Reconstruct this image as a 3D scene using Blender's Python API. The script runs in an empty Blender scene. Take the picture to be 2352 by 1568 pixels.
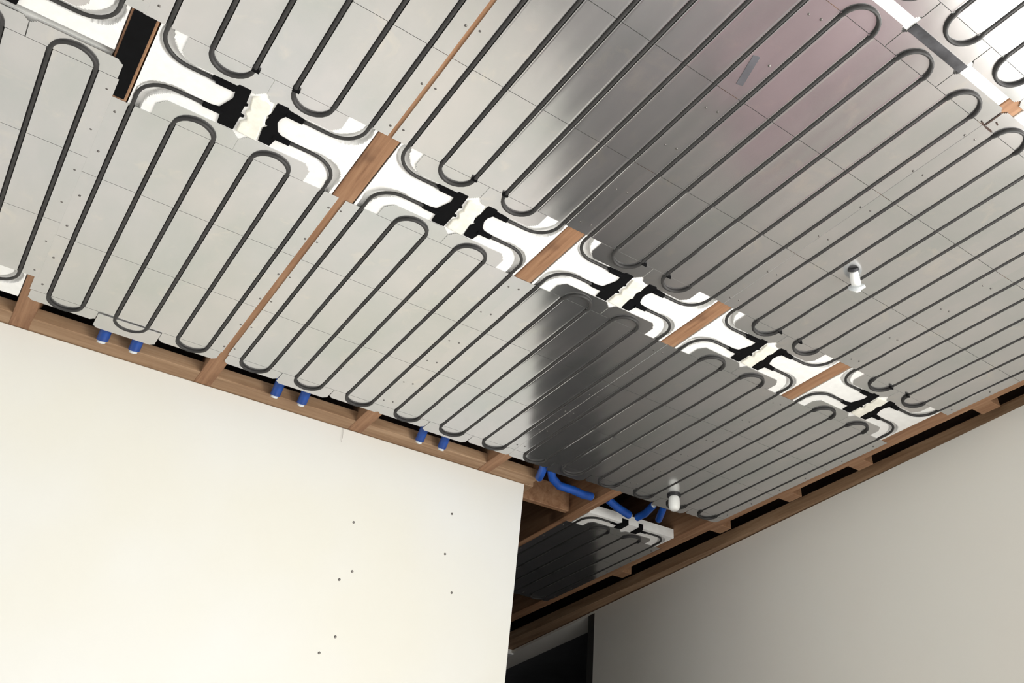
import bpy, math
import numpy as np
from mathutils import Matrix, Vector

# ------------------------------------------------------------------ camera, world, light
B = 0.4064            # joist spacing (16 in)
ZC = 2.45             # underside of the joists
scene = bpy.context.scene
COL = scene.collection

def P(u, v, z=0.0):
    """u across the joists, v along them away from the partition, z in metres from joist underside"""
    return Vector((u * B, -v * B, ZC + z))

F_PX = 1861.8106
cam_data = bpy.data.cameras.new('camera')
cam = bpy.data.objects.new('camera', cam_data)
COL.objects.link(cam)
r_ = Vector((0.77937327, -0.62649136, -0.00926773))
f_ = Vector((0.46474961, 0.56811507, 0.67915614))
u_ = Vector((-0.42022031, -0.53362332, 0.73393531))
M = Matrix.Identity(4)
for i in range(3):
    M[i][0] = r_[i]; M[i][1] = u_[i]; M[i][2] = -f_[i]
M.translation = Vector((0.3662 * B, -4.86174 * B, ZC - 2.65711 * B))
cam.matrix_world = M
cam_data.sensor_fit = 'HORIZONTAL'
cam_data.sensor_width = 36.0
cam_data.lens = F_PX / 2352 * 36.0
cam_data.shift_x = -311.157 / 2352
cam_data.shift_y = -300.010 / 2352
cam_data.clip_start = 0.02
scene.camera = cam

scene.view_settings.view_transform = 'Standard'
scene.view_settings.look = 'None'
scene.view_settings.gamma = 1.0
scene.view_settings.use_curve_mapping = False
scene.view_settings.exposure = 0.66

world = bpy.data.worlds.new('daylight')
scene.world = world
world.use_nodes = True
world.node_tree.nodes['Background'].inputs[0].default_value = (0.93, 0.96, 1.0, 1)
world.node_tree.nodes['Background'].inputs[1].default_value = 1.0

def area(name, loc, target, sx, sy, power, color=(1, 1, 1)):
    d = bpy.data.lights.new(name, 'AREA')
    d.shape = 'RECTANGLE'; d.size = sx; d.size_y = sy
    d.energy = power; d.color = color
    o = bpy.data.objects.new(name, d)
    COL.objects.link(o)
    o.location = loc
    o.rotation_euler = (Vector(target) - Vector(loc)).to_track_quat('-Z', 'Y').to_euler()
    return o

# window openings (metres): back window in wall_back, side window in wall_right
VB = 8.8                                      # v of the back wall
WB = dict(u0=1.0, u1=4.8, z0=-1.75, z1=-0.45)   # back window
WR = dict(v0=3.68, v1=7.2, z0=-2.05, z1=-0.52)    # side window
def rwall(v):                                 # u of the right drywall face
    return 5.42 - 0.05 * v
area('back_window_daylight', P((WB['u0'] + WB['u1']) / 2, VB + 0.35, (WB['z0'] + WB['z1']) / 2),
     P((WB['u0'] + WB['u1']) / 2, 0, (WB['z0'] + WB['z1']) / 2), (WB['u1'] - WB['u0']) * B, WB['z1'] - WB['z0'], 13, (0.99, 0.98, 0.95))
area('side_window_daylight', P(rwall(5) + 0.45, (WR['v0'] + WR['v1']) / 2, (WR['z0'] + WR['z1']) / 2),
     P(0, (WR['v0'] + WR['v1']) / 2, (WR['z0'] + WR['z1']) / 2), (WR['v1'] - WR['v0']) * B, WR['z1'] - WR['z0'], 72, (1.0, 0.98, 0.94))

WL = dict(v0=0.5, v1=6.6, z0=-1.9, z1=-0.5)      # left window, added as fill light for the right wall
area('added_left_fill', P(-7.25, (WL['v0'] + WL['v1']) / 2, (WL['z0'] + WL['z1']) / 2),
     P(0, (WL['v0'] + WL['v1']) / 2, (WL['z0'] + WL['z1']) / 2), (WL['v1'] - WL['v0']) * B, WL['z1'] - WL['z0'], 6, (0.99, 0.98, 0.96))

# ------------------------------------------------------------------ materials
def nodes(name):
    m = bpy.data.materials.new(name); m.use_nodes = True
    nt = m.node_tree
    b = nt.nodes['Principled BSDF']
    return m, nt, b

def noise(nt, scale, detail=4, rough=0.6, stretch=(1, 1, 1), coord='Object', dist=0.0):
    tc = nt.nodes.new('ShaderNodeTexCoord')
    mp = nt.nodes.new('ShaderNodeMapping')
    mp.inputs['Scale'].default_value = stretch
    n = nt.nodes.new('ShaderNodeTexNoise')
    n.inputs['Scale'].default_value = scale
    n.inputs['Detail'].default_value = detail
    n.inputs['Roughness'].default_value = rough
    n.inputs['Distortion'].default_value = dist
    nt.links.new(tc.outputs[coord], mp.inputs[0]); nt.links.new(mp.outputs[0], n.inputs[0])
    return n

def ramp(nt, src, stops):
    r = nt.nodes.new('ShaderNodeValToRGB')
    while len(r.color_ramp.elements) < len(stops):
        r.color_ramp.elements.new(0.5)
    for e, (p, c) in zip(r.color_ramp.elements, stops):
        e.position = p; e.color = (*c, 1) if len(c) == 3 else c
    nt.links.new(src, r.inputs[0])
    return r

def bump(nt, b, src, strength, dist):
    bp = nt.nodes.new('ShaderNodeBump')
    bp.inputs['Strength'].default_value = strength; bp.inputs['Distance'].default_value = dist
    nt.links.new(src, bp.inputs['Height']); nt.links.new(bp.outputs[0], b.inputs['Normal'])

def simple(name, col, rough=0.6, metal=0.0, nscale=None, var=0.12, bs=0.0, bd=0.001, spec=0.5):
    m, nt, b = nodes(name)
    b.inputs['Roughness'].default_value = rough
    b.inputs['Metallic'].default_value = metal
    b.inputs['Specular IOR Level'].default_value = spec
    n = noise(nt, nscale or 12)
    lo = tuple(c * (1 - var) for c in col); hi = tuple(min(1, c * (1 + var)) for c in col)
    r = ramp(nt, n.outputs[0], [(0.3, lo), (0.7, hi)])
    nt.links.new(r.outputs[0], b.inputs['Base Color'])
    if bs: bump(nt, b, n.outputs[0], bs, bd)
    return m

# aluminium plates
def foil_mat():
    m, nt, b = nodes('brushed_aluminium')
    b.inputs['Metallic'].default_value = 0.92
    n1 = noise(nt, 5.0, 5, 0.6, (1, 0.55, 1), 'Object', 0.4)
    r1 = ramp(nt, n1.outputs[0], [(0.30, (0.57, 0.59, 0.58)), (0.5, (0.635, 0.63, 0.63)), (0.70, (0.70, 0.675, 0.675))])
    # handling smears: patches of duller, warmer metal
    n2 = noise(nt, 13.0, 6, 0.65, (1, 1, 1), 'Object', 0.8)
    r2 = ramp(nt, n2.outputs[0], [(0.58, (0, 0, 0)), (0.74, (1, 1, 1))])
    mx = nt.nodes.new('ShaderNodeMixRGB'); mx.blend_type = 'MIX'
    mx.inputs[2].default_value = (0.80, 0.75, 0.68, 1)
    mul = nt.nodes.new('ShaderNodeMath'); mul.operation = 'MULTIPLY'; mul.inputs[1].default_value = 0.55
    nt.links.new(r2.outputs[0], mul.inputs[0]); nt.links.new(mul.outputs[0], mx.inputs[0])
    nt.links.new(r1.outputs[0], mx.inputs[1]); nt.links.new(mx.outputs[0], b.inputs['Base Color'])
    rr = ramp(nt, n1.outputs[0], [(0.3, (0.15,) * 3), (0.7, (0.20,) * 3)])
    nt.links.new(rr.outputs[0], b.inputs['Roughness'])
    n3 = noise(nt, 2.6, 2, 0.5, (1, 0.5, 1))
    bump(nt, b, n3.outputs[0], 0.2, 0.003)
    return m

def wood_mat(name, dark, mid, light, axis=1):
    m, nt, b = nodes(name)
    st = [26, 26, 26]; st[axis] = 1.6
    n = noise(nt, 1.6, 6, 0.65, tuple(st), 'Object', 0.6)
    r = ramp(nt, n.outputs[0], [(0.3, dark), (0.5, mid), (0.72, light)])
    k = noise(nt, 7.0, 2, 0.5, (1, 1, 1), 'Object')
    rk = ramp(nt, k.outputs[0], [(0.24, (0.35, 0.3, 0.28)), (0.33, (1, 1, 1))])
    mx = nt.nodes.new('ShaderNodeMixRGB'); mx.blend_type = 'MULTIPLY'; mx.inputs[0].default_value = 1
    nt.links.new(r.outputs[0], mx.inputs[1]); nt.links.new(rk.outputs[0], mx.inputs[2])
    nt.links.new(mx.outputs[0], b.inputs['Base Color'])
    b.inputs['Roughness'].default_value = 0.75
    bump(nt, b, n.outputs[0], 0.3, 0.001)
    return m

def drywall_mat(name='painted_drywall', lo=(0.765, 0.755, 0.68), hi=(0.775, 0.785, 0.765)):
    m, nt, b = nodes(name)
    n = noise(nt, 1.6, 3, 0.5)
    r = ramp(nt, n.outputs[0], [(0.35, lo), (0.65, hi)])
    nt.links.new(r.outputs[0], b.inputs['Base Color'])
    b.inputs['Roughness'].default_value = 0.7
    n2 = noise(nt, 180, 3, 0.6)
    bump(nt, b, n2.outputs[0], 0.12, 0.0006)
    return m

MAT = dict(
    foil=foil_mat(),
    wood=wood_mat('joist_timber', (0.19, 0.09, 0.042), (0.31, 0.165, 0.085), (0.40, 0.24, 0.135)),
    wood_x=wood_mat('plate_timber', (0.20, 0.11, 0.055), (0.31, 0.19, 0.105), (0.42, 0.28, 0.17), 0),
    wood_y=wood_mat('wall_plate_timber', (0.20, 0.11, 0.055), (0.31, 0.19, 0.105), (0.42, 0.28, 0.17), 1),
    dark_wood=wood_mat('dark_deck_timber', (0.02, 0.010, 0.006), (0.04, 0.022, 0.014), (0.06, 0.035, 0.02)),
    drywall=drywall_mat(),
    drywall_warm=drywall_mat('warm_drywall', (0.80, 0.765, 0.70), (0.80, 0.785, 0.725)),
    foam=simple('white_foam', (0.90, 0.90, 0.87), 0.8, nscale=60, var=0.04, bs=0.2, bd=0.0008),
    cream=simple('cream_foam_pad', (0.86, 0.84, 0.74), 0.75, nscale=70, var=0.08, bs=0.3, bd=0.001),
    pipe=simple('dark_grey_pipe', (0.027, 0.026, 0.025), 0.6, nscale=30, var=0.2),
    black=simple('black_plastic', (0.003, 0.003, 0.0035), 0.85, nscale=60, var=0.3, spec=0.12),
    screw=simple('screw_steel', (0.16, 0.15, 0.14), 0.4, 0.8, nscale=80),
    blue=simple('blue_plastic', (0.008, 0.065, 0.32), 0.38, nscale=25, var=0.3),
    cap=simple('white_cap_plastic', (0.86, 0.87, 0.84), 0.35, nscale=30, var=0.03),
    frost=simple('frosted_plastic', (0.66, 0.70, 0.71), 0.3, nscale=30, var=0.05),
    strap=simple('dark_metal_strap', (0.035, 0.035, 0.038), 0.4, 0.6, nscale=22, var=0.8),
    floor=simple('concrete_floor', (0.58, 0.56, 0.57), 0.7, nscale=3, var=0.12),
    frame=simple('window_frame_paint', (0.75, 0.74, 0.7), 0.5, nscale=8, var=0.03),
    brown=simple('dark_brown_cloth', (0.045, 0.025, 0.018), 0.9, nscale=6, var=0.3),
    door=simple('dark_jamb_paint', (0.035, 0.035, 0.034), 0.6, nscale=6, var=0.15),
    rear=simple('unlit_rear_wall', (0.10, 0.10, 0.11), 0.9, nscale=3, var=0.2),  # dark base colour stands in for the lack of light in the rear room
    pink=simple('pink_tint_board', (0.60, 0.40, 0.45), 0.85, nscale=8, var=0.1),
    smudge=simple('dull_grey_smudge', (0.13, 0.13, 0.145), 0.5, 0.6, nscale=20, var=0.15),
    thread=simple('fine_thread', (0.25, 0.22, 0.2), 0.8),
)

# ------------------------------------------------------------------ mesh helpers
def mesh_obj(name, verts, faces, mat, parent=None, smooth=False, loc=None):
    me = bpy.data.meshes.new(name)
    me.from_pydata([tuple(v) for v in verts], [], faces)
    me.materials.append(mat)
    if smooth:
        me.polygons.foreach_set('use_smooth', [True] * len(me.polygons))
    me.update()
    o = bpy.data.objects.new(name, me)
    COL.objects.link(o)
    if parent: o.parent = parent
    if loc is not None: o.location = loc
    return o

class MB:
    def __init__(self): self.v = []; self.f = []
    def add(self, v, f):
        n = len(self.v); self.v += [tuple(p) for p in v]; self.f += [tuple(i + n for i in q) for q in f]
    def hexa(self, pts):                      # 8 corners: bottom 4 ccw (seen from above), top 4
        self.add(pts, [(3, 2, 1, 0), (4, 5, 6, 7), (0, 1, 5, 4), (1, 2, 6, 5), (2, 3, 7, 6), (3, 0, 4, 7)])
    def box(self, x0, x1, y0, y1, z0, z1):
        self.hexa([(x0, y0, z0), (x1, y0, z0), (x1, y1, z0), (x0, y1, z0), (x0, y0, z1), (x1, y0, z1), (x1, y1, z1), (x0, y1, z1)])
    def prism(self, poly, z0, z1):            # poly ccw seen from above
        a = sum(poly[i][0] * poly[(i + 1) % len(poly)][1] - poly[(i + 1) % len(poly)][0] * poly[i][1] for i in range(len(poly)))
        if a < 0: poly = poly[::-1]
        n = len(poly)
        v = [(x, y, z0) for x, y in poly] + [(x, y, z1) for x, y in poly]
        f = [tuple(range(n - 1, -1, -1)), tuple(range(n, 2 * n))] + [(i, (i + 1) % n, n + (i + 1) % n, n + i) for i in range(n)]
        self.add(v, f)
    def tube(self, pts, r, n=10, cap=True):
        pts = [Vector(p) for p in pts]
        rings = []
        up = Vector((0, 0, 1))
        for i, p in enumerate(pts):
            t = (pts[min(i + 1, len(pts) - 1)] - pts[max(i - 1, 0)]).normalized()
            a = t.cross(up)
            if a.length < 1e-3: a = t.cross(Vector((1, 0, 0)))
            a.normalize(); b = a.cross(t).normalized()
            rr = r[i] if isinstance(r, (list, tuple)) else r
            rings.append([p + (a * math.cos(2 * math.pi * k / n) + b * math.sin(2 * math.pi * k / n)) * rr for k in range(n)])
        v = [q for ring in rings for q in ring]
        f = []
        for i in range(len(rings) - 1):
            for k in range(n):
                f.append((i * n + k, i * n + (k + 1) % n, (i + 1) * n + (k + 1) % n, (i + 1) * n + k))
        if cap:
            f.append(tuple(range(n - 1, -1, -1))); f.append(tuple(range((len(rings) - 1) * n, len(rings) * n)))
        self.add(v, f)
    def build(self, name, mat, parent=None, smooth=False, loc=None):
        return mesh_obj(name, self.v, self.f, mat, parent, smooth, loc)

def tag(o, label=None, cat=None, group=None, kind=None):
    if label: o['label'] = label
    if cat: o['category'] = cat
    if group: o['group'] = group
    if kind: o['kind'] = kind
    return o

def empty(name, loc, label, cat, group=None):
    o = bpy.data.objects.new(name, None); COL.objects.link(o)
    o.location = loc; o.empty_display_size = 0.05
    return tag(o, label, cat, group)

def smooth_by_angle(o, deg=35):
    o.data.polygons.foreach_set('use_smooth', [True] * len(o.data.polygons))
    try: o.data.set_sharp_from_angle(angle=math.radians(deg))
    except Exception: pass

# ------------------------------------------------------------------ radiant panel geometry
PT = 0.16537                                    # pipe pitch, fraction of a bay
RUN = [0.5 + (k - 2.5) * PT for k in range(6)]
# per half: header fold, far fold, far end, height of the horizontal run, measured from the header centre line
HALF = {+1: dict(f=0.245, g=1.925, e=2.03, h=0.055), -1: dict(f=0.255, g=1.912, e=2.02, h=0.103)}
PR = 0.0034

def arc(cx, cy, r, a0, a1, n):
    return [(cx + r * math.cos(math.radians(a0 + (a1 - a0) * i / n)), cy + r * math.sin(math.radians(a0 + (a1 - a0) * i / n))) for i in range(n + 1)]

def pipe_path(s, tail=0.0):
    """circuit of one half in (u, w) bay units, w outward from the header"""
    H = HALF[s]; R = 0.12; h = H['h']; r = PT / 2
    p = [(0.335, h), (RUN[0] + R, h)]
    p += arc(RUN[0] + R, h + R, R, -90, -180, 9)[1:]
    p += arc(RUN[0] + r, H['g'] , r, 180, 0, 12)
    p += arc(RUN[1] + r, H['f'] , r, -180, 0, 12)
    p += arc(RUN[2] + r, H['g'] , r, 180, 0, 12)
    p += arc(RUN[3] + r, H['f'] , r, -180, 0, 12)
    p += arc(RUN[4] + r, H['g'] , r, 180, 0, 12)
    p += arc(RUN[5] - R, h + R, R, 0, -90, 9)
    p += [(0.665, h)]
    return p

def loc(s, u, w): return (u * B, s * w * B)

def densify(p, step):
    out = []
    for a, b in zip(p[:-1], p[1:]):
        n = max(1, int(math.hypot(b[0] - a[0], b[1] - a[1]) / step))
        out += [(a[0] + (b[0] - a[0]) * i / n, a[1] + (b[1] - a[1]) * i / n) for i in range(n)]
    return np.array(out + [p[-1]])

def dist_to(p, X, Y):
    q = densify(p, 0.008)
    sel = (q[:, 1] > Y.min() - 0.1) & (q[:, 1] < Y.max() + 0.1)
    q = q[sel]
    pts = np.stack([X.ravel(), Y.ravel()], 1)
    d = np.full(len(pts), 9.0)
    for i in range(0, len(q), 200):
        d = np.minimum(d, np.sqrt(((pts[:, None, :] - q[None, i:i + 200, :]) ** 2).sum(2)).min(1))
    return (d * B).reshape(X.shape)              # metres

def sstep(a, b, x):
    t = np.clip((x - a) / (b - a), 0, 1); return t * t * (3 - 2 * t)

def inside(poly, x, y):
    c = False; n = len(poly)
    for i in range(n):
        x1, y1 = poly[i]; x2, y2 = poly[(i + 1) % n]
        if (y1 > y) != (y2 > y) and x < (x2 - x1) * (y - y1) / (y2 - y1) + x1: c = not c
    return c

def sheet(name, s, xs, ws, zfun, mat, parent, du=0.0, poly=None, lip=0.0015, dz=0.0):
    """thin formed sheet facing down, laid out on a (u, w) grid"""
    X, Y = np.meshgrid(np.array(xs), np.array(ws))
    Z = zfun(X, Y)
    nx, ny = len(xs), len(ws)
    verts = [((X[j, i] + du) * B, s * Y[j, i] * B, Z[j, i] + dz) for j in range(ny) for i in range(nx)]
    faces = []
    for j in range(ny - 1):
        for i in range(nx - 1):
            if poly is not None and not inside(poly, (xs[i] + xs[i + 1]) / 2, (ws[j] + ws[j + 1]) / 2): continue
            a = j * nx + i
            q = (a, a + 1, a + nx + 1, a + nx)
            faces.append(q if s < 0 else q[::-1])
    # turned-up edge
    cnt = {}
    for q in faces:
        for k in range(4):
            e = (q[k], q[(k + 1) % 4]); cnt[e] = 1
    lipmap = {}
    for (a, b) in list(cnt):
        if (b, a) in cnt: continue
        for t in (a, b):
            if t not in lipmap:
                lipmap[t] = len(verts); x, y, z = verts[t]; verts.append((x, y, z + lip))
        faces.append((b, a, lipmap[a], lipmap[b]))
    used = sorted({i for q in faces for i in q}); m = {o: n for n, o in enumerate(used)}
    verts = [verts[i] for i in used]; faces = [tuple(m[i] for i in q) for q in faces]
    ob = mesh_obj(name, verts, faces, mat, parent, True)
    try: ob.data.set_sharp_from_angle(angle=math.radians(50))
    except Exception: pass
    return ob

FZ = -0.0016                                      # foil plane, just under the joists
def foil_z(path):
    def f(X, Y):
        d = dist_to(path, X, Y)
        return FZ + 0.0058 * (1 - sstep(0.0032, 0.0046, d)) - 0.0002 * np.exp(-((d - 0.0060) / 0.0010) ** 2)
    return f
def flat_z(X, Y): return np.full(X.shape, FZ)
def run_xs(u0=0.004, u1=0.996):
    xs = set(np.round(np.linspace(u0, u1, 30), 5))
    offs = [0, 2.0, 3.1, 3.6, 4.1, 4.6, 5.3, 6.0, 7.0, 9.0]
    keep = []
    for r in RUN:
        xs = {x for x in xs if abs(x - r) * B * 1000 > 14}
        keep += [r + o_ * sg / 1000 / B for o_ in offs for sg in (-1, 1)]
    return sorted({round(x, 6) for x in list(xs) + keep if u0 <= x <= u1} | {u0, u1})

def uniform(a, b, step_m):
    n = max(2, int(round((b - a) * B / step_m))); return list(np.linspace(a, b, n + 1))

TABS = [(0.010, 0.331), (0.335, 0.660), (0.664, 0.990)]

def build_half(parent, s, du=0.0, center_tab=0.0, ur=(0.001, 0.999)):
    H = HALF[s]; path = pipe_path(s); zf = foil_z(path)
    xs = run_xs(*ur)
    cuts = [H['f'], 0.80, 1.355, H['g']]
    for k in range(3):
        a, b = cuts[k] + 0.0012, cuts[k + 1] - 0.0012
        sheet('aluminium_plate', s, xs, [a, a + 0.004, (a * 2 + b) / 3, (a + 2 * b) / 3, b - 0.004, b], zf, MAT['foil'], parent, du)
    # header tabs
    f = H['f']; t = 0.130
    for poly in ([(0.166, f), (0.164, t + 0.04), (0.199, t), (0.465, t), (0.4985, t + 0.035), (0.4985, f)],
                 [(0.5015, f), (0.5015, t + 0.035), (0.530, t), (0.785, t), (0.820, t + 0.04), (0.817, f)]):
        x0 = min(p[0] for p in poly); x1 = max(p[0] for p in poly)
        sheet('header_tab', s, uniform(x0, x1, 0.0026), uniform(t, f - 0.0012, 0.0026), flat_z, MAT['foil'], parent, du, poly)
    # far end tabs
    for k, (a, b) in enumerate([(ur[0] + 0.006, TABS[0][1]), TABS[1], (TABS[2][0], ur[1] - 0.006)]):
        e = H['e'] + (center_tab if k == 1 else 0)
        g = H['g'] + 0.0012; c = 0.025
        poly = [(a, g), (b, g), (b, e - c), (b - 0.02, e), (a + 0.02, e), (a, e - c)]
        sheet('end_tab', s, uniform(a, b, 0.0026), uniform(g, e, 0.0026), flat_z, MAT['foil'], parent, du, poly)
    m = MB()
    pts = []
    for x, w in densify(path, 0.025):
        a = sstep(H['g'] - 0.030, H['g'] - 0.004, w)                       # lifts out of its groove into the open bends
        if RUN[0] + 0.04 < x < RUN[5] - 0.04: a = max(a, 1 - sstep(H['f'] + 0.004, H['f'] + 0.030, w)) if RUN[1] - 0.02 < x < RUN[4] + 0.02 and w > 0.13 else a
        b_ = 1 - sstep(H['f'] - 0.05, H['f'] + 0.01, w)                    # foam groove level in the header
        z = (FZ + 0.0022) * (1 - b_) + 0.0004 * b_
        pts.append((*loc(s, x + du, w), z * (1 - a) + (FZ - 0.0029) * a))
    m.tube(pts, PR, 10)
    m.build('heating_pipe', MAT['pipe'], parent, True)
    if s < 0:                                                            # retaining clips where the inner bends leave the grooves
        for x in (RUN[2], RUN[3]):
            m = MB(); cx, cy = loc(s, x + du, H['f'] + 0.006)
            m.box(cx - 0.0062, cx + 0.0062, cy - 0.0018, cy + 0.0018, FZ - 0.0066, FZ - 0.0002)
            m.build('pipe_clip', MAT['black'], parent)

def foam_header(parent, w0, w1, halves, du=None):
    """moulded foam with grooves round the pipe bends; y = w*B, w runs from w0 to w1 (positive = towards the partition)"""
    xs = uniform(0.056, 0.946, 0.0026); ys = uniform(w0, w1, 0.0026)
    X, Y = np.meshgrid(np.array(xs), np.array(ys))
    D = np.full(X.shape, 9.0)
    for s in halves:
        d = dist_to([(a, s * b) for a, b in pipe_path(s)], X, Y) if s > 0 else dist_to([(a, -b) for a, b in pipe_path(s)], X, Y)
        D = np.minimum(D, d)
    bend = np.zeros(X.shape)
    for s in halves:
        R = 0.12; h = HALF[s]['h']
        for cx in (RUN[0] + 0.03, RUN[5] - 0.03):
            bend = np.maximum(bend, np.exp(-(((X - cx) ** 2 + (Y - s * (h + 0.045)) ** 2) / 0.085 ** 2)))
    wd = 0.0042 + 0.0075 * bend
    Z = -0.0002 + 0.0085 * (1 - sstep(wd, wd + 0.0022, D))
    nx, ny = len(xs), len(ys)
    v = [(X[j, i] * B, Y[j, i] * B, Z[j, i]) for j in range(ny) for i in range(nx)]
    f = [(j * nx + i, (j + 1) * nx + i, (j + 1) * nx + i + 1, j * nx + i + 1) for j in range(ny - 1) for i in range(nx - 1)]
    # skirt
    ring = [i for i in range(nx)] + [j * nx + nx - 1 for j in range(1, ny)] + [(ny - 1) * nx + i for i in range(nx - 2, -1, -1)] + [j * nx for j in range(ny - 2, 0, -1)]
    n0 = len(v)
    for i in ring: v.append((v[i][0], v[i][1], 0.030))
    for k in range(len(ring)):
        k2 = (k + 1) % len(ring)
        f.append((ring[k], ring[k2], n0 + k2, n0 + k))
    f.append(tuple(n0 + k for k in range(len(ring))))
    return v, f

def foam(parent, w0, w1, halves, back):
    v, f = foam_header(parent, w0, w1, halves)
    m = MB(); m.add(v, f)
    for (a, b) in back:                            # insulation block behind the plates
        m.box(0.060 * B, 0.942 * B, a * B, b * B, 0.0075, 0.0300)
        # rim that closes the block at the outer end
    o = m.build('foam_board', MAT['foam'], parent)
    smooth_by_angle(o, 40)
    return o

CONN_L = [(0.300, 0.105), (0.300, 0.125), (0.393, 0.128), (0.400, 0.140), (0.449, 0.140), (0.455, 0.058), (0.464, 0.055), (0.464, 0.046), (0.455, 0.040),
          (0.455, -0.010), (0.472, -0.016), (0.472, -0.026), (0.459, -0.030), (0.459, -0.122), (0.392, -0.122), (0.386, -0.062), (0.312, -0.068), (0.312, -0.046),
          (0.372, -0.030), (0.402, 0.050), (0.398, 0.095), (0.335, 0.100)]
CONN_R = [(0.563, 0.140), (0.610, 0.142), (0.616, 0.132), (0.678, 0.122), (0.682, 0.104), (0.622, 0.100), (0.604, 0.060), (0.603, 0.030), (0.622, -0.018),
          (0.640, -0.032), (0.684, -0.038), (0.684, -0.058), (0.632, -0.062), (0.622, -0.120), (0.572, -0.120), (0.562, -0.035), (0.574, -0.018), (0.574, -0.008),
          (0.556, -0.004), (0.562, 0.044), (0.548, 0.050), (0.548, 0.060), (0.563, 0.064)]

def connectors(parent, clip=None):
    for poly in (CONN_L, CONN_R):
        m = MB()
        sh = -0.006 if poly is CONN_R else 0.0
        q = [((x + sh) * B, -y * B) for x, y in poly]      # upper side is -y in local space
        m.prism(q, -0.0030, 0.014)
        ob = m.build('pipe_connector', MAT['black'], parent)
        bv = ob.modifiers.new('edge', 'BEVEL'); bv.width = 0.0008; bv.segments = 2
        # outlet sleeves round the pipe ends
        m2 = MB()
        side = -1 if poly is CONN_L else 1
        base = 0.395 if side < 0 else 0.610
        tip = 0.318 if side < 0 else 0.682
        for yy in (-HALF[-1]['h'], HALF[1]['h']):
            m2.tube([(base * B, yy * B, 0.0005), (tip * B, yy * B, 0.0005)], 0.0062, 12)
        sl = m2.build('sleeve', MAT['black'], ob, True)
        smooth_by_angle(sl, 40)

def pad(parent):
    m = MB()
    base = [(0.470, -0.118), (0.548, -0.124), (0.560, -0.115), (0.552, -0.030), (0.560, -0.010), (0.545, 0.040), (0.556, 0.066), (0.548, 0.118), (0.520, 0.134), (0.488, 0.130),
            (0.462, 0.112), (0.470, 0.060), (0.478, 0.040), (0.466, 0.010), (0.484, -0.016), (0.484, -0.032), (0.468, -0.050)]
    q = [(x * B, -y * B) for x, y in base]
    m.prism(q, -0.0045, 0.01)
    o = m.build('foam_pad', MAT['cream'], parent)
    bv = o.modifiers.new('edge', 'BEVEL'); bv.width = 0.0035; bv.segments = 3
    smooth_by_angle(o, 60)

def screws(parent, vs, us=(0.028, 0.972)):
    for w in vs:
        for k, u in enumerate(us):
            m = MB()
            x, y = u * B, (w + (0.012 if k else 0)) * B
            m.tube([(x, y, FZ + 0.003), (x, y, FZ - 0.0006), (x, y, FZ - 0.0014)], [0.0024, 0.0024, 0.0015], 8)
            m.build('screw', MAT['screw'], parent, True)

SCW = [0.33, 0.62, 0.98, 1.25, 1.56, 1.84]
def full_panel(i, vc, label, group, dl=0.0, dup=0.0, ct=0.0, ur=(-0.008, 1.008)):
    p = empty('radiant_ceiling_panel', P(i, vc), label, 'ceiling panel', group)
    build_half(p, +1, dl, ct, ur); build_half(p, -1, dup, 0.0, ur)
    foam(p, -0.262, 0.262, (1, -1), [(0.262, 2.02), (-2.01, -0.262)])
    connectors(p); pad(p)
    screws(p, SCW + [-x for x in SCW])
    return p

def copy_tree(o, parent=None):
    c = o.copy(); COL.objects.link(c); c.parent = parent
    for ch in list(o.children): copy_tree(ch, c)
    return c

def shift_half(p, amount_lower, amount_upper, z=0.0):
    """nudge the pipe and plates of each half sideways, the way the fitted plates sit slightly off grid"""
    for ch in p.children:
        n = ch.name.split('.')[0]
        if n in ('aluminium_plate', 'header_tab', 'end_tab', 'heating_pipe'):
            y = ch.data.vertices[len(ch.data.vertices) // 2].co.y
            ch.location.x = (amount_lower if y > 0 else amount_upper) * B
            ch.location.z = z
        elif n in ('pipe_connector', 'foam_pad'):
            ch.location.x = (amount_lower + amount_upper) / 2 * B

LAB = {
 0: 'foil radiant ceiling panel with black pipe loops, directly right of the black strip at far left',
 1: 'foil radiant ceiling panel with black pipe loops, second full panel from the left, right of the bare timber gap',
 2: 'foil radiant ceiling panel with black pipe loops, middle one, crossed by the soft dark reflection edge',
 3: 'dark reflecting foil radiant ceiling panel carrying the tilted white sprinkler cap, second from the right wall',
 4: 'foil radiant ceiling panel lying along the right wall, with the round white sprinkler cap at its end',
}
G1 = 'radiant ceiling panels between the joists'
OFF = {0: (-0.0128, -0.0056), 1: (0.0118, 0.003), 2: (0.0067, -0.0134), 3: (0.004, -0.0109), 4: (0.0, 0.0063)}
panels = {0: full_panel(0, 2.06, LAB[0], G1, ct=0.05, ur=(-0.004, 0.995)), 1: full_panel(1, 2.06, LAB[1], G1, ct=0.03, ur=(0.005, 1.006))}
proto = full_panel(2, 2.06, LAB[2], G1, ct=0.03)
panels[2] = proto
for ch in panels[0].children:                   # the loose middle end tab near the partition hangs down a little
    if ch.name.startswith('end_tab') and ch.data.vertices[0].co.y > 0 and 0.3 < ch.data.vertices[len(ch.data.vertices) // 2].co.x / B < 0.7:
        ch.rotation_euler.x = 0.0; ch.location.z = -0.0035; ch.location.y = 0.006 * B; LOOSE = ch
for i in range(3, 5):
    c = copy_tree(proto); c.location = P(i, 2.06); c['label'] = LAB[i]; panels[i] = c
for i, p in panels.items(): shift_half(p, *OFF[i], -0.0005 * (i % 2))
LOOSE.location.z = -0.0030

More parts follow.
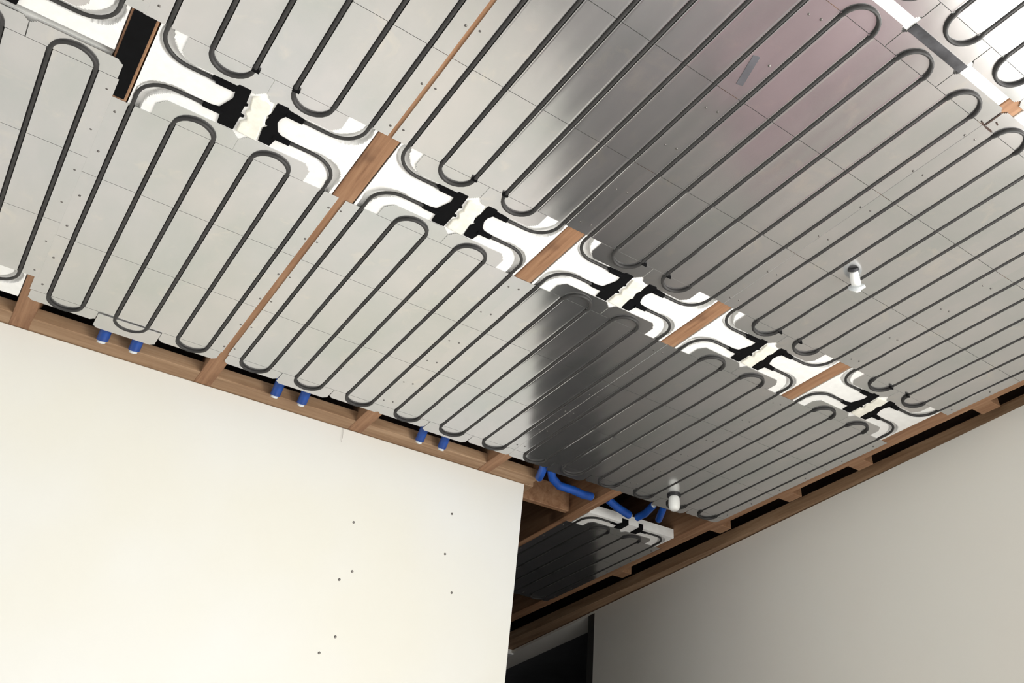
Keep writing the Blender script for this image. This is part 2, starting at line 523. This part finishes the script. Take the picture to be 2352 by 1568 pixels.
# next row of panels beyond the white joint strip, top right
LABB = {1: 'foil radiant ceiling panel of the next row, leftmost, at the very top edge',
        2: 'foil radiant ceiling panel of the next row, beside the dark metal strap, with pink tinted reflection',
        3: 'foil radiant ceiling panel of the next row, in the top right corner past the brown timber',
        4: 'foil radiant ceiling panel of the next row, nearest the right wall'}
for i in range(1, 5):
    c = copy_tree(proto); c.location = P(i, 2.06 + 4.10); c['label'] = LABB[i]; c['group'] = 'radiant ceiling panels of the next row'
    shift_half(c, -0.005, 0, -0.0005 * (i % 2))

def half_panel(i, vc, direction, label, group, s_len=0.235, frame_w=None):
    """half panel; direction +1: plates run towards the partition, -1 away from it. vc: v of its cut header edge"""
    p = empty('radiant_half_panel', P(i, vc), label, 'ceiling panel', group)
    s = direction
    # the plates and pipe sit so that the header edge is at the origin
    build_half(p, s)
    if s > 0: v, f = foam_header(p, 0.002, 0.262, (1,))
    else: v, f = foam_header(p, -0.262, -0.002, (-1,))
    m = MB(); m.add(v, f)
    m.box(0.06 * B, 0.942 * B, *((0.262 * B, 2.02 * B) if s > 0 else (-2.01 * B, -0.262 * B)), 0.0075, 0.03)
    o = m.build('foam_board', MAT['foam'], p); smooth_by_angle(o, 40)
    h = HALF[s]['h'] * s
    for poly in ([(0.39, 0.0), (0.455, 0.0), (0.459, 0.118 * s), (0.392, 0.122 * s), (0.386, h + 0.012), (0.315, h + 0.012), (0.315, h - 0.012), (0.375, h - 0.014)],
                 [(0.562, 0.0), (0.61, 0.0), (0.625, h - 0.014), (0.684, h - 0.012), (0.684, h + 0.012), (0.630, h + 0.012), (0.622, 0.118 * s), (0.568, 0.122 * s)]):
        m = MB(); m.prism([(x * B, y * B) for x, y in poly], -0.003, 0.014)
        m.build('pipe_connector', MAT['black'], p)
    screws(p, [s * x for x in SCW])
    return p

# far left bay: two half panels laid the other way round
half_panel(-1, 0.015, -1, 'foil half panel at the left edge, its pipe loop ending left of the black strip', 'radiant half panels in the far left bay')
half_panel(-1, 2.066, -1, 'foil half panel in the top left corner with white foam header and curved black pipe', 'radiant half panels in the far left bay')
# the next room, past the partition
for o_ in [o for o in bpy.data.objects if o.name.startswith('radiant_half_panel')]:
    for ch in o_.children:
        if ch.name.split('.')[0] in ('aluminium_plate', 'end_tab'): ch.location.z = -0.0007
rear = half_panel(4, -0.435, +1, 'shadowed foil half panel with grey-white foam end, beyond the partition beside the right wall', None)

# ------------------------------------------------------------------ joists
def tbox(name, u0, u1, v0, v1, z0, z1, mat, label=None, cat=None, group=None, kind=None, parent=None):
    c = P((u0 + u1) / 2, (v0 + v1) / 2, (z0 + z1) / 2)
    hx, hy, hz = abs(u1 - u0) * B / 2, abs(v1 - v0) * B / 2, (z1 - z0) / 2
    m = MB(); m.box(-hx, hx, -hy, hy, -hz, hz)
    o = m.build(name, mat, parent, False, c)
    bv = o.modifiers.new('edge', 'BEVEL'); bv.width = min(0.0012, hx * 0.4, hy * 0.4, hz * 0.4); bv.segments = 1
    return tag(o, label, cat, group, kind)

JT = 0.235
JL = {-1: 'timber ceiling joist left of the far left bay', 0: 'timber ceiling joist at far left, mostly covered by the black strip',
      1: 'timber ceiling joist showing as a thin brown line, right of the black strip bay', 2: 'timber ceiling joist bare at the panel headers, third brown strip from the left',
      3: 'timber ceiling joist bare at the panel headers, third brown strip from the right wall', 4: 'timber ceiling joist running on past the partition end into the dark room',
      5: 'timber ceiling joist running along the right wall'}
for j in range(-1, 6):
    v0 = -0.31 if j < 4 else -6.0
    tbox('ceiling_joist', j - 0.0495, j + (0.0495 if j < 5 else 0.080), v0, 8.4, 0.0, JT, MAT['wood'], JL[j], 'joist', 'timber ceiling joists')
# black membrane strip stapled over the far left joist
tbox('black_strip', -0.041, 0.040, 1.822, 2.318, -0.0016, -0.0003, MAT['black'], 'black strip fixed over the far left joist between the white foam headers', 'strip')

# dark boards of the floor above
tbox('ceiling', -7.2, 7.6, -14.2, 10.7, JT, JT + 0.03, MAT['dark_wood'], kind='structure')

# ------------------------------------------------------------------ partition wall (left / bottom) and its plates
WV = -0.305
H0 = -ZC
tbox('wall_left', -6.6, 3.357, WV - 0.29, WV, H0, -0.001, MAT['drywall'], kind='structure')
tbox('trim_1', -6.6, 3.40, -0.31, -0.175, 0.001, 0.030, MAT['wood_x'], kind='structure')
tbox('trim_2', -6.6, 3.44, -0.595, -0.312, 0.001, 0.030, MAT['wood_x'], kind='structure')
# blocking past the end of the partition
tbox('timber_blocking', 3.45, 3.948, -0.62, -0.57, 0.010, 0.09, MAT['wood'], 'short timber block between joists just past the partition corner', 'timber block')
tbox('timber_blocking', 3.36, 3.46, -0.56, -0.20, 0.031, 0.13, MAT['wood'], 'stub of timber standing on the end of the partition plate', 'timber block')

# screws in the drywall
for (u, z, where) in [(2.141, -0.588, 'highest of the left column'), (2.806, -0.368, 'highest of the right column'),
                      (2.801, -0.641, 'middle one of the right column'), (2.204, -0.877, 'upper of the close pair at left'),
                      (2.137, -0.939, 'lower of the close pair at left'), (2.890, -0.871, 'lowest of the right column'),
                      (2.193, -1.248, 'last but one down the left column'), (2.122, -1.344, 'lowest of all, bottom of the left column')]:
    m = MB(); m.tube([(0, 0.002, 0), (0, -0.0006, 0), (0, -0.0012, 0)], [0.0032, 0.0032, 0.0018], 10)
    o = m.build('drywall_screw', MAT['screw'], None, True, P(u, WV, z * B))
    tag(o, 'small dark screw head in the cream wall, ' + where, 'screw', 'screws in the partition wall')
m = MB(); m.tube([(0, 0, 0), (0.002, -0.003, -0.012), (0.0045, -0.002, -0.028), (0.005, -0.003, -0.042)], 0.0004, 5)
tag(m.build('hanging_thread', MAT['thread'], None, True, P(1.918, WV + 0.004, -0.002)), 'fine thread hanging from the timber plate down the cream partition wall', 'thread')

# ------------------------------------------------------------------ right wall with side window and dark doorway
def wall_seg(m, v0, v1, z0, z1, th=0.30):
    a0, a1 = rwall(v0), rwall(v1)
    pts = []
    for z in (z0, z1):
        for (u, v) in ((a0, v0), (a0 + th, v0), (a1 + th, v1), (a1, v1)):
            p = P(u, v, z); pts.append(tuple(p))
    m.hexa([pts[0], pts[1], pts[2], pts[3], pts[4], pts[5], pts[6], pts[7]] if v0 > v1 else [pts[3], pts[2], pts[1], pts[0], pts[7], pts[6], pts[5], pts[4]])
m = MB()
DV0, DV1 = -2.40, -6.2                         # doorway
wall_seg(m, WR['v0'], DV0, H0, -0.004)
wall_seg(m, DV0, DV1, -0.014, -0.004)
wall_seg(m, DV1, -14.0, H0, -0.004)
wall_seg(m, VB, WR['v1'], H0, -0.004)
wall_seg(m, WR['v1'], WR['v0'], H0, WR['z0'])
wall_seg(m, WR['v1'], WR['v0'], WR['z1'], -0.004)
tag(m.build('wall_right', MAT['drywall_warm']), kind='structure')
# doorway lining and dark recess
m = MB()
def dseg(v0, v1, z0, z1, u_in, u_out):
    a0, a1 = rwall(v0), rwall(v1)
    pts = [tuple(P(u, v, z)) for z in (z0, z1) for (u, v) in ((a0 + u_in, v0), (a0 + u_out, v0), (a1 + u_out, v1), (a1 + u_in, v1))]
    m.hexa(pts)
dseg(DV0, DV0 - 0.11, H0, -0.014, -0.004, 0.34)
dseg(DV1 + 0.08, DV1, H0, -0.014, -0.004, 0.34)
tag(m.build('door_1', MAT['door']), kind='structure')
m = MB(); dseg(DV0 + 0.5, DV1 - 0.5, H0, 0.0, 2.0, 2.1); dseg(DV0 + 0.5, DV0 + 0.4, H0, 0.0, 0.30, 2.1); dseg(DV1 - 0.4, DV1 - 0.5, H0, 0, 0.30, 2.1); dseg(DV0 + .5, DV1 - .5, 0.0, 0.01, 0.30, 2.1)
tag(m.build('wall_closet', MAT['rear']), kind='structure')

# right wall plate and blocks between it and the last joist
m = MB()
for v0, v1 in ((8.4, -14.0),):
    a0, a1 = rwall(v0) + 0.30, rwall(v1) + 0.30
    pts = [tuple(P(u, v, z)) for z in (0.0, 0.036) for (u, v) in ((5.27, v0), (a0, v0), (a1, v1), (5.27 + 0.012 * (v0 - v1), v1))]
    m.hexa(pts)
tag(m.build('trim_3', MAT['wood_y']), kind='structure')
for v in (2.50, 1.42, 0.70, -0.12, -1.5):
    tbox('trim_4', 5.081, 5.262, v - 0.07, v + 0.07, 0.014, 0.045, MAT['wood'], kind='structure')

# side window
m = MB()
def frame_bar(v0, v1, z0, z1, a=0.05, b=0.15):
    pts = [tuple(P(u, v, z)) for z in (z0, z1) for (u, v) in ((rwall(v0) + a, v0), (rwall(v0) + b, v0), (rwall(v1) + b, v1), (rwall(v1) + a, v1))]
    m.hexa(pts)
w0, w1, z0, z1 = WR['v1'], WR['v0'], WR['z0'], WR['z1']
for (a, b, c, d) in ((w0, w0 - 0.1, z0, z1), (w1 + 0.1, w1, z0, z1), (w0, w1, z0, z0 + 0.04), (w0, w1, z1 - 0.04, z1), ((w0 + w1) / 2 + 0.05, (w0 + w1) / 2 - 0.05, z0, z1)):
    frame_bar(a, b, c, d)
tag(m.build('window_1', MAT['frame']), kind='structure')

# back wall with window, left wall, floor, far room
m = MB()
def bw(u0, u1, z0, z1):
    c0 = P(u0, VB + 0.3, z0); c1 = P(u1, VB, z1); m.box(c0.x, c1.x, c0.y, c1.y, c0.z, c1.z)
bw(-6.6, WB['u0'], H0, 0); bw(WB['u1'], 5.6, H0, 0); bw(WB['u0'], WB['u1'], H0, WB['z0']); bw(WB['u0'], WB['u1'], WB['z1'], 0)
tag(m.build('wall_back', MAT['drywall']), kind='structure')
m = MB()
for (a, b, c, d) in ((WB['u0'], WB['u0'] + 0.1, WB['z0'], WB['z1']), (WB['u1'] - 0.1, WB['u1'], WB['z0'], WB['z1']), (WB['u0'], WB['u1'], WB['z0'], WB['z0'] + 0.04), (WB['u0'], WB['u1'], WB['z1'] - 0.04, WB['z1']), (2.85, 2.95, WB['z0'], WB['z1'])):
    c0 = P(a, VB + 0.2, c); c1 = P(b, VB + 0.1, d); m.box(c0.x, c1.x, c0.y, c1.y, c0.z, c1.z)
tag(m.build('window_2', MAT['frame']), kind='structure')
m = MB()
def lw(v0, v1, z0, z1, a=-6.9, b=-6.6):
    c0 = P(a, v1, z0); c1 = P(b, v0, z1); m.box(c0.x, c1.x, c0.y, c1.y, c0.z, c1.z)
lw(-14.2, WL['v0'], H0, JT); lw(WL['v1'], 10.5, H0, JT); lw(WL['v0'], WL['v1'], H0, WL['z0']); lw(WL['v0'], WL['v1'], WL['z1'], JT)
tag(m.build('wall_side', MAT['drywall']), kind='structure')
m = MB()
for (a, b, c, d) in ((WL['v0'], WL['v0'] + 0.1, WL['z0'], WL['z1']), (WL['v1'] - 0.1, WL['v1'], WL['z0'], WL['z1']), (WL['v0'], WL['v1'], WL['z0'], WL['z0'] + 0.04), (WL['v0'], WL['v1'], WL['z1'] - 0.04, WL['z1']), (3.5, 3.6, WL['z0'], WL['z1'])):
    lw(a, b, c, d, -6.85, -6.7)
tag(m.build('added_window_3', MAT['frame']), kind='structure')  # frame of the added left window
tbox('wall_far', -6.6, 7.6, -14.2, -14.0, H0, JT, MAT['rear'], kind='structure')
tbox('floor', -7.2, 7.8, -14.2, 10.8, H0 - 0.05, H0, MAT['floor'], kind='structure')
# upper shell closing the joist space
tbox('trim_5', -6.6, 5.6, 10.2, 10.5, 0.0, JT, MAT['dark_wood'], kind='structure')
m = MB()
a0, a1 = rwall(10.5) + 0.2, rwall(-14.0) + 0.2
m.hexa([tuple(P(u, v, z)) for z in (0.03, JT) for (u, v) in ((a0, 10.5), (a0 + 0.1, 10.5), (a1 + 0.1, -14.0), (a1, -14.0))])
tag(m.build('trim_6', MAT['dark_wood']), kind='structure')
# plaster header at the far end of the next room
tbox('trim_7', 5.0, 5.66, -4.35, -4.15, -0.02, 0.05, MAT['foam'], kind='structure')

# ------------------------------------------------------------------ blue pipe ends and fittings above the partition
def blue_pipe(pts, r, label, group=None, tip=True):
    base = Vector(pts[0])
    o = empty('blue_pipe', base, label, 'pipe', group)
    m = MB(); m.tube([Vector(p) - base for p in pts], r, 14)
    t = m.build('tube', MAT['blue'], o, True); smooth_by_angle(t, 50)
    if tip:  # short paler tip at the pipe end
        a, b = Vector(pts[-2]) - base, Vector(pts[-1]) - base
        d = (b - a).normalized()
        m = MB(); m.tube([b - d * 0.002, b + d * 0.006], r * 0.72, 14)
        e = m.build('pale_tip', MAT['frost'], o, True); smooth_by_angle(e, 50)
    return o
GB = 'blue pipe ends hanging below the foil edge'
LB = {0: ('far left bay pair, left of the two, near the black crack', 'far left bay pair, right one'), }
names = {0: 'under the curled panel edge at far left', 1: 'in the second gap above the partition', 2: 'in the third gap above the partition'}
for i in (0, 1, 2):
    for k, u in enumerate((0.395, 0.565)):
        c = [P(i + u - 0.02, 0.05, 0.036), P(i + u - 0.01, -0.03, 0.030), P(i + u, -0.085, 0.014), P(i + u + 0.004, -0.118, 0.002), P(i + u + 0.005, -0.135, -0.006)]
        blue_pipe(c, 0.0125, 'blue plastic pipe end %s, %s of the two' % (names[i], ('left', 'right')[k]), GB)
# longer blue runs at the partition corner and beyond
U_ = B                                          # depths below are in bay units
blue_pipe([P(3.40, -0.015, 0.010), P(3.46, -0.08, -0.003), P(3.56, -0.135, -0.008), P(3.688, -0.135, -0.008), P(3.80, -0.165, -0.006), P(3.90, -0.20, 0.004)], 0.0125, 'long blue pipe sloping away just past the partition corner')
blue_pipe([P(3.335, 0.0, 0.016), P(3.35, -0.05, 0.004), P(3.365, -0.10, -0.002), P(3.375, -0.13, -0.004)], 0.0125, 'short blue pipe end beside the partition corner, left of the long blue pipe')
blue_pipe([P(4.06, -0.20, 0.012), P(4.20, -0.245, 0.004), P(4.345, -0.285, 0.0)], 0.0125, 'blue pipe in the dark gap right of the shadowed joist')
blue_pipe([P(4.425, -0.285, 0.0), P(4.435, -0.19, 0.002), P(4.415, -0.06, 0.010)], 0.0120, 'blue pipe angled back up towards the round white cap')
blue_pipe([P(4.50, -0.03, 0.012), P(4.53, -0.10, 0.002), P(4.575, -0.19, -0.004)], 0.0120, 'stubby blue pipe end hanging under the round white cap')

# ------------------------------------------------------------------ sprinkler caps
def sprinkler(base, axis, label, ln, r, disk, fr_mat):
    o = empty('sprinkler', base, label, 'sprinkler')
    ax = Vector(axis).normalized()
    z = Vector((0, 0, 1)).rotation_difference(ax)
    def lathe(name, prof, mat):
        m = MB(); m.tube([ax * t for t, _ in prof], [rr for _, rr in prof], 24)
        q = m.build(name, mat, o, True); smooth_by_angle(q, 45); return q
    lathe('collar', [(-0.004, r * 1.15), (0.0015, r * 1.2), (0.003, r * 0.9)], MAT['strap'])
    lathe('cap', [(0.004, r * 0.75), (0.010, r * 0.95), (ln * 0.55, r), (ln * 0.85, r * 0.92), (ln * 0.97, r * 0.7), (ln, r * 0.35)], MAT['cap'])
    lathe('deflector', disk, fr_mat)
    return o
s1 = P(3.317, 2.956, -0.001)
sprinkler(s1, (0.055, 0.040, -0.055), 'tilted white sprinkler cap hanging from the foil panel, upper right', 0.050, 0.0105,
          [(0.034, 0.009), (0.036, 0.017), (0.041, 0.019), (0.044, 0.013)], MAT['frost'])
sprinkler(P(4.381, 0.235, -0.002), (0.0, 0.0, -1), 'round white sprinkler cap at the panel edge, above the blue pipes', 0.048, 0.0185,
          [(0.0, 0.010), (0.002, 0.022), (0.004, 0.022), (0.006, 0.010)], MAT['strap'])

# dark strap over the row joint, dull smudge
m = MB(); m.box(-0.168 * B, 0.168 * B, -0.022 * B, 0.022 * B, -0.0032, -0.0016)
o = m.build('metal_strap', MAT['strap'], None, False, P(2.495, 4.098))
bv = o.modifiers.new('edge', 'BEVEL'); bv.width = 0.0006
tag(o, 'dark metal strap bridging the white joint between panel rows, top right', 'strap')
# white joint between the rows
for i in range(1, 5):
    o = tbox('foam_joint_strip', i + 0.055, i + 0.945, 4.074, 4.142, -0.0008, 0.028, MAT['foam'],
             {1: 'white foam joint strip between panel rows, leftmost, at the top edge', 2: 'white foam joint strip between panel rows, under the dark metal strap',
              3: 'white foam joint strip between panel rows, right of the brown timber, top right', 4: 'white foam joint strip between panel rows, next to the right wall'}[i], 'foam strip', 'white joint strips between panel rows')

# pink boards added unseen below the frame to tint the reflections in the foil
for k in range(2):
    m = MB()
    va, vb = 0.55 + k * 1.35, 0.55 + k * 1.35 + 1.25
    a0, a1 = rwall(va), rwall(vb)
    pts = []
    for (z, off) in ((H0 + 0.001, -0.42), (H0 + 0.98, -0.14)):
        for (u, v) in ((a1 + off, vb), (a1 + off + 0.11, vb), (a0 + off + 0.11, va), (a0 + off, va)):
            pts.append(tuple(P(u, v, z)))
    m.hexa(pts)
    tag(m.build('added_pink_board', MAT['pink']), ('added unseen pink board leaning against the right wall, the one nearer the partition', 'added unseen pink board leaning against the right wall, the one farther from the partition')[k], 'added board', 'added pink boards along the right wall')

# thin dull plate standing in for a smudge on the dark reflecting panel
m = MB(); m.prism([tuple(P(u, v))[:2] for u, v in ((1.984, 3.471), (2.013, 3.480), (1.968, 3.627), (1.940, 3.618))], ZC - 0.0032, ZC - 0.0020)
tag(m.build('smudge_patch', MAT['smudge']), 'dull grey smudge on the dark foil between two panels, upper right', 'smudge')
# slits in the foil beside the brown timber, top right
for pts in ([(2.984, 4.06), (2.992, 4.06), (2.994, 3.972), (2.986, 3.972)], [(2.960, 3.985), (2.986, 3.978), (2.984, 3.970), (2.958, 3.978)],
            [(3.000, 3.978), (3.045, 3.978), (3.045, 3.969), (3.000, 3.969)], [(3.015, 4.022), (3.035, 4.015), (3.033, 4.008), (3.013, 4.015)]):
    m = MB(); base = panels[3].location
    m.prism([((P(u, v) - base).x, (P(u, v) - base).y) for u, v in pts], FZ - 0.0013, FZ - 0.0004)
    m.build('slit', MAT['brown'], panels[3])
